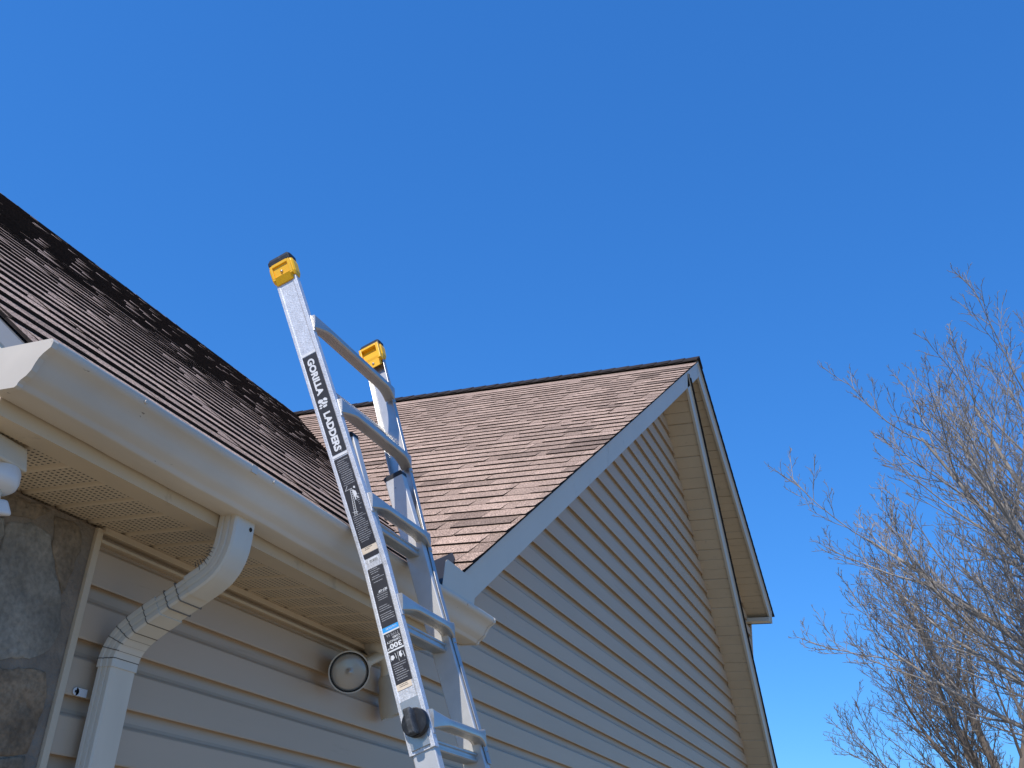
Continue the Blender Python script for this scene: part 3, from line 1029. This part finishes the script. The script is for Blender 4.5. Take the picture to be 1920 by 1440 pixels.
def text_on(body, s, b_, size, xd, yd, parent, mname='ink', bold=.0, width=None, align='LEFT', name='lettering'):
    """flat lettering; xd / yd unit vectors in the rail face as ('s'|'b', sign)"""
    cu = bpy.data.curves.new(name, 'FONT')
    cu.body = body
    cu.size = 1.0
    cu.offset = bold
    cu.resolution_u = 3
    tmp = bpy.data.objects.new('tmp_text', cu)
    COL.objects.link(tmp)
    dg = bpy.context.evaluated_depsgraph_get()
    me = bpy.data.meshes.new_from_object(tmp.evaluated_get(dg))
    bpy.data.objects.remove(tmp)
    bpy.data.curves.remove(cu)
    xs = [v.co.x for v in me.vertices]; ys = [v.co.y for v in me.vertices]
    w0, w1, h0, h1 = min(xs), max(xs), min(ys), max(ys)
    sx = (width / (w1 - w0)) if width else size / (h1 - h0)
    sy = size / (h1 - h0)
    for v in me.vertices:
        u = (v.co.x - w0) * sx; q = (v.co.y - h0) * sy
        if align == 'CENTER':
            u -= (w1 - w0) * sx / 2
        ds_, db_ = 0, 0
        if xd[0] == 's': ds_ += u * xd[1]
        else: db_ += u * xd[1]
        if yd[0] == 's': ds_ += q * yd[1]
        else: db_ += q * yd[1]
        ss = s + ds_
        v.co = lp(ss, b_ + db_, xl_(ss) + .0014 - LD * .55 - .0007)
    me.materials.append(M[mname])
    return link(name, me, parent)
DN, FR = ('s', -1), ('b', 1)
text_on('GORILLA', 1.450, .0215, .0225, DN, FR, brand, bold=.045, width=.124)
text_on('LADDERS', 1.268, .0215, .0225, DN, FR, brand, bold=.045, width=.126)
text_on("'", 1.140, .040, .003, DN, FR, brand)
# emblem between the words: an angular knot of blocks
def flat_polys(name, polys, s, b_, parent, mname='ink', lift=.0007):
    b = B()
    for poly in polys:
        pts = [lp(s - u, b_ + v, xl_(s - u) + .0014 - LD * .55 - lift) for u, v in poly]
        b.add(pts, [tuple(range(len(pts)))])
    return b.build(name, mname, parent, fix=False)
flat_polys('emblem', [
    [(0, .004), (.004, -.001), (.010, -.001), (.013, .006), (.009, .016), (.003, .013)],
    [(.003, .015), (.009, .018), (.013, .027), (.007, .029), (.001, .023)],
    [(.011, .010), (.014, .007), (.020, .012), (.021, .024), (.016, .028), (.0135, .020)],
    [(.015, .003), (.019, -.002), (.023, .001), (.022, .010), (.016, .006)],
    [(.0225, .012), (.027, .008), (.030, .013), (.029, .022), (.023, .023)],
    [(.024, .000), (.028, -.003), (.030, .004), (.026, .007)]], 1.314, .0185, brand)

def small_print(parent, s_top, s_bot, b0, b1, pitch, seed, mname='inkgrey', flip=False, hh=.33):
    """rows of unreadable small print: broken bars across the label"""
    rn = random.Random(seed)
    b = B()
    s = s_top
    while s - pitch > s_bot:
        if rn.random() < .07:
            s -= pitch * .7; continue
        x = b0 + rn.uniform(0, .004)
        end = b1 - rn.choice((0, .002, .006, .012))
        while x < end:
            w_ = rn.uniform(.0012, .0042)
            x2 = min(x + w_, end)
            h_ = pitch * hh
            q = [lp(s, x, xl_(s) + .0014 - LD * .55 - .0007), lp(s, x2, xl_(s) + .0014 - LD * .55 - .0007), lp(s - h_, x2, xl_(s - h_) + .0014 - LD * .55 - .0007), lp(s - h_, x, xl_(s - h_) + .0014 - LD * .55 - .0007)]
            b.add(q, [(0, 3, 2, 1)])
            x = x2 + rn.uniform(.0006, .0012)
        s -= pitch
    return b.build('small_print', mname, parent, fix=False)
small_print(warn, 1.113, 1.030, .016, .052, .0062, 1)
small_print(warn, 1.000, .95, .040, .053, .0056, 2)
small_print(warn, .945, .858, .014, .053, .0058, 3)
small_print(instr, .787, .735, .016, .052, .0058, 4)
small_print(instr, .715, .690, .018, .050, .0056, 5)
small_print(instr, .680, .627, .014, .053, .0058, 6)
small_print(rate, .522, .475, .015, .053, .0058, 7)
small_print(warn, .849, .838, .018, .046, .0042, 8, 'label')
small_print(rate, .467, .457, .018, .044, .0042, 9, 'label')
# picture of a leaning ladder with a climber
def strip(u0, v0, u1, v1, w_):
    du, dv = u1 - u0, v1 - v0; l = math.hypot(du, dv); a_, c_ = -dv / l * w_, du / l * w_
    return [(u0 + a_, v0 + c_), (u1 + a_, v1 + c_), (u1 - a_, v1 - c_), (u0 - a_, v0 - c_)]
pl = [strip(0, .019, .078, .010, .0006), strip(0, .024, .078, .017, .0006)]
for k in range(13):
    t = k / 13
    pl.append(strip(.078 * t, .019 - .009 * t, .078 * t, .024 - .007 * t, .0005))
pl += [[(.004, .025), (.012, .033), (.022, .034), (.030, .029), (.026, .024), (.012, .024)], [(.0, .028), (-.004, .031), (-.002, .035), (.004, .034)],
       strip(.024, .030, .034, .035, .0016), strip(.028, .026, .036, .027, .0014), strip(.0, .004, .0, .018, .0005), strip(0, .004, -.012, .014, .0005), strip(.066, .006, .07, .022, .0006)]
flat_polys('pictogram', pl, 1.022, .0125, warn)
# barcode
flat_polys('barcode', [[(0, 0), (.021, 0), (.021, .032), (0, .032)]], .817, .0185, instr, 'ink', .0006)
rn = random.Random(77)
bars = []; v = .005
while v < .028:
    w_ = rn.choice((.0005, .0005, .0009, .0013)); bars.append([(.004, v), (.017, v), (.017, v + w_), (.004, v + w_)]); v += w_ + rn.choice((.0005, .0008, .0012))
flat_polys('barcode_bars', bars, .817, .0185, instr, 'label', .0009)
text_on('SET-UP', .723, .052, .0062, ('b', -1), ('s', -1), instr, bold=.03, width=.026)
text_on('CAUTION', .6185, .051, .0055, ('b', -1), ('s', -1), instr, 'ink', width=.030)
text_on('TYPE IA', .6015, .053, .0075, ('b', -1), ('s', -1), rate, 'inkgrey', width=.036)
text_on('CAPACITY', .5835, .0535, .0058, ('b', -1), ('s', -1), rate, bold=.02, width=.040)
text_on('LOAD', .5915, .053, .0058, ('b', -1), ('s', -1), rate, bold=.02, width=.020)
text_on('300', .5745, .0535, .0135, ('b', -1), ('s', -1), rate, bold=.035, width=.034)
text_on('LB', .5655, .0185, .0045, ('b', -1), ('s', -1), rate, bold=.02, width=.006)
flat_polys('pictogram', [strip(.0, .0, .018, .0, .0004), strip(.0, .022, .024, .022, .0004), [(.004, .003), (.014, .001), (.017, .006), (.012, .012), (.005, .010)],
                         [(.002, .026), (.012, .025), (.018, .029), (.012, .034), (.006, .031), (.001, .034)], strip(.004, .037, .020, .039, .0007), strip(.001, .015, .016, .017, .0006)], .5495, .0135, rate)

# ------------------------------------------------------------------ twin flood light in the corner under the soffit
lc = Vector((2.873, 1.760, .610))
aim = (-lc).normalized()
aim = (aim + Vector((.02, .05, .02))).normalized()
fl = thing('floodlight', (3.12, 1.84, .70), 'cream twin floodlight with round glass lens mounted under the soffit beside the ladder', 'light')
b = B()
b.lathe(lc, aim, [(.030, -.105), (.040, -.10), (.047, -.07), (.0655, -.030), (.0665, .012), (.0665, .020), (.0625, .020), (.0620, .004)], 40)
hd = b.build('lamp_hood', 'fixture', fl); smooth_by_angle(hd, 40)
b = B(); b.lathe(lc, aim, [(.0622, .001), (.0605, .006), (.052, .011), (.036, .014), (.018, .0155), (.007, .0165), (.0045, .019), (.0001, .0195)], 40)
ln_ = b.build('lens', 'lens', hd); smooth_by_angle(ln_, 60)
b = B(); b.lathe(lc, aim, [(.0650, .004), (.0650, .0145), (.0585, .0125), (.0585, .004)], 40); b.build('gasket', 'caulk', hd)
bp_ = Vector((3.14, 1.80, .725))
tail = lc - aim * .10
b = B(); b.tube([tail, tail.lerp(bp_, .35) + Vector((0, .01, .0)), bp_], [.020, .016, .018], 14); b.lathe(tail.lerp(bp_, .45), (.3, 1, .2), [(.014, -.018), (.014, .018)], 14)
sa = b.build('swivel_arm', 'fixture', fl); smooth_by_angle(sa, 45)
b = B(); b.lathe((3.14, 1.815, .752), (0, 0, -1), [(.062, .0), (.062, .008), (.050, .024), (.030, .034), (.0001, .036)], 28)
smooth_by_angle(b.build('mounting_base', 'fixture', fl), 40)
l2 = Vector((3.235, 1.79, .585))
a2 = Vector((.25, -.35, -.9)).normalized()
b = B(); b.lathe(l2, a2, [(.020, -.09), (.030, -.075), (.034, -.05), (.048, -.02), (.060, .03), (.060, .05), (.056, .05), (.054, .02)], 32)
h2 = b.build('lamp_hood', 'fixture', fl); smooth_by_angle(h2, 40)
b = B(); b.lathe(l2, a2, [(.0545, .03), (.045, .040), (.020, .046), (.0001, .047)], 28); smooth_by_angle(b.build('lens', 'lens', h2), 60)
t2 = l2 - a2 * .085
b = B(); b.tube([t2, t2.lerp(bp_, .5) + Vector((.01, 0, 0)), bp_], [.018, .015, .017], 12); smooth_by_angle(b.build('swivel_arm', 'fixture', fl), 45)

# ------------------------------------------------------------------ second fixture at the near corner
sl_ = thing('security_light', (1.32, 1.66, .70), 'white security light with dome sensor hanging from the soffit above the stone', 'light')
b = B(); b.hexa([(1.24, 1.615, .697), (1.366, 1.632, .697), (1.366, 1.69, .704), (1.24, 1.70, .704), (1.24, 1.622, .746), (1.354, 1.636, .746), (1.356, 1.69, .747), (1.24, 1.70, .747)])
bevel(b.build('mounting_base', 'fixture', sl_), .006, 3)
b = B(); b.lathe((1.345, 1.6385, .724), (.1, -1, -.3), [(.0001, .003), (.004, .0025), (.0055, .0005), (.0055, -.002)], 12); b.build('screw', 'screw', sl_)
b = B(); b.lathe((1.326, 1.664, .676), (-.15, -.2, -1), [(.036, -.026), (.041, -.012), (.042, .006), (.039, .017), (.030, .025), (.001, .028)], 32)
smooth_by_angle(b.build('dome', 'fixture_white', sl_), 60)
b = B(); b.tube([(1.318, 1.668, .655), (1.325, 1.668, .620)], [.022, .022], 16); smooth_by_angle(b.build('swivel_arm', 'fixture', sl_), 40)
b = B(); b.hexa([(1.27, 1.635, .588), (1.376, 1.650, .612), (1.380, 1.70, .618), (1.27, 1.70, .594), (1.275, 1.64, .618), (1.356, 1.650, .640), (1.360, 1.70, .644), (1.275, 1.70, .622)])
bevel(b.build('sensor_head', 'fixture_white', sl_), .008, 3)

# ------------------------------------------------------------------ trees
class Tree:
    def __init__(self, seed):
        self.r = random.Random(seed)
        self.n = 0

    def seg(self, bb, path, rad, n):
        bb.tube(path, rad, n, caps=False)
        self.n += len(path) - 1

    def grow(self, bb, p, d, L, r0, lev, top):
        rn = self.r
        ns = max(3, min(12, int(L / (.5, .32, .22, .14, .09)[min(lev, 4)])))
        path, rad = [p.copy()], [r0]
        dd = d.copy()
        rmin = (.008, .0056, .0046, .0038, .0033)[min(lev, 4)]
        r1 = max(rmin, r0 * (.22 if lev < 2 else .45))
        for k in range(ns):
            wob = (.05, .06, .075, .09, .10)[min(lev, 4)]
            dd = (dd + Vector((rn.gauss(0, wob), rn.gauss(0, wob), rn.gauss(0, wob * .7))) + Vector((0, 0, (.045, .07, .085, .09, .09)[min(lev, 4)]))).normalized()
            p = p + dd * (L / ns)
            path.append(p.copy())
            rad.append(r0 + (r1 - r0) * ((k + 1) / ns) ** .8)
        self.seg(bb, path, rad, (8, 6, 4, 3, 3)[min(lev, 4)])
        if lev >= top:
            return
        nc = (12, 7, 5, 3)[min(lev, 3)]
        az = rn.uniform(0, 6.28)
        for c in range(nc):
            t = .18 + .82 * (c + rn.uniform(.1, .9)) / nc
            x = t * ns; i = min(ns - 1, int(x)); f_ = x - i
            q = path[i].lerp(path[i + 1], f_); rr = rad[i] * (1 - f_) + rad[i + 1] * f_
            base_d = (path[i + 1] - path[i]).normalized()
            az += 2.4 + rn.uniform(-.5, .5)
            u = base_d.orthogonal().normalized(); w_ = base_d.cross(u)
            side = u * math.cos(az) + w_ * math.sin(az)
            ang = R(rn.uniform(24, 44) + (6 if lev >= 2 else 0))
            nd = (base_d * math.cos(ang) + side * math.sin(ang) + Vector((0, 0, .12))).normalized()
            if nd.z < -.15:
                nd.z = -.05; nd.normalize()
            Lc = L * rn.uniform(.34, .60) * (1.0 - .42 * t)
            self.grow(bb, q, nd, Lc, max(rmin * 1.15, rr * rn.uniform(.45, .65)), lev + 1, top)


def make_tree(name, label, base, fork_h, trunk_r, limbs, seed, mname, lean, top=4):
    root = thing(name, base, label, 'tree', 'bare trees beyond the gable')
    T = Tree(seed)
    b0 = Vector(base)
    path = [b0 + Vector((lean[0] * t * t, lean[1] * t * t, fork_h * t)) for t in (0, .1, .25, .5, .75, 1.0)]
    b = B(); b.tube(path, [trunk_r * 1.35, trunk_r * 1.08, trunk_r, trunk_r * .92, trunk_r * .85, trunk_r * .6], 14)
    t_ = b.build('trunk', mname, root, fix=False); smooth_by_angle(t_, 60)
    for (hf, azi, ele, L, r_) in limbs:
        p = path[0].lerp(path[-1], 0)
        k = hf * 5
        # point on the trunk
        i = max(0, min(4, int((hf - .0) * 4) + 1)); 
        hts = (0, .1, .25, .5, .75, 1.0)
        for i in range(5):
            if hts[i] <= hf <= hts[i + 1]:
                p = path[i].lerp(path[i + 1], (hf - hts[i]) / (hts[i + 1] - hts[i])); break
        d = Vector((math.cos(R(azi)) * math.cos(R(ele)), math.sin(R(azi)) * math.cos(R(ele)), math.sin(R(ele))))
        bb = B()
        T.grow(bb, p, d, L, r_, 0, top)
        o = bb.build('limb', mname, root, smooth=True, fix=False)
    return T.n


n1 = make_tree('bare_tree', 'larger leafless tree with grey branches rising highest at the edge of the photo', (17.0, -3.3, GZ), 4.0, .22,
    [(.95, 95, 36, 5.2, .085), (1.0, 108, 50, 5.6, .09), (1.0, 78, 62, 6.0, .10), (.80, 85, 20, 4.7, .065), (.92, 140, 42, 5.0, .08), (1.0, 250, 66, 5.6, .09),
     (.9, 20, 46, 5.0, .08), (.85, 300, 42, 5.0, .08), (.80, 112, 30, 4.6, .065), (1.0, 60, 78, 6.2, .10), (.98, 120, 68, 5.8, .085), (.88, 70, 30, 4.8, .07)], 12, 'bark', (.1, .2))
n2 = make_tree('bare_tree', 'smaller leafless tree with twin brown stems, lower and behind the larger tree', (24.0, -1.15, GZ), 3.6, .16,
    [(1.0, 95, 72, 4.9, .11), (.92, 250, 76, 4.8, .10), (.85, 95, 46, 4.2, .07), (.95, 110, 56, 4.2, .075), (.7, 90, 30, 3.8, .055), (.8, 150, 40, 3.6, .055),
     (.9, 300, 50, 4.0, .065), (.8, 60, 52, 4.2, .065), (.98, 70, 60, 4.4, .075)], 27, 'bark_tan', (.05, .1))
SC['shingle_count'] = n_m + n_w
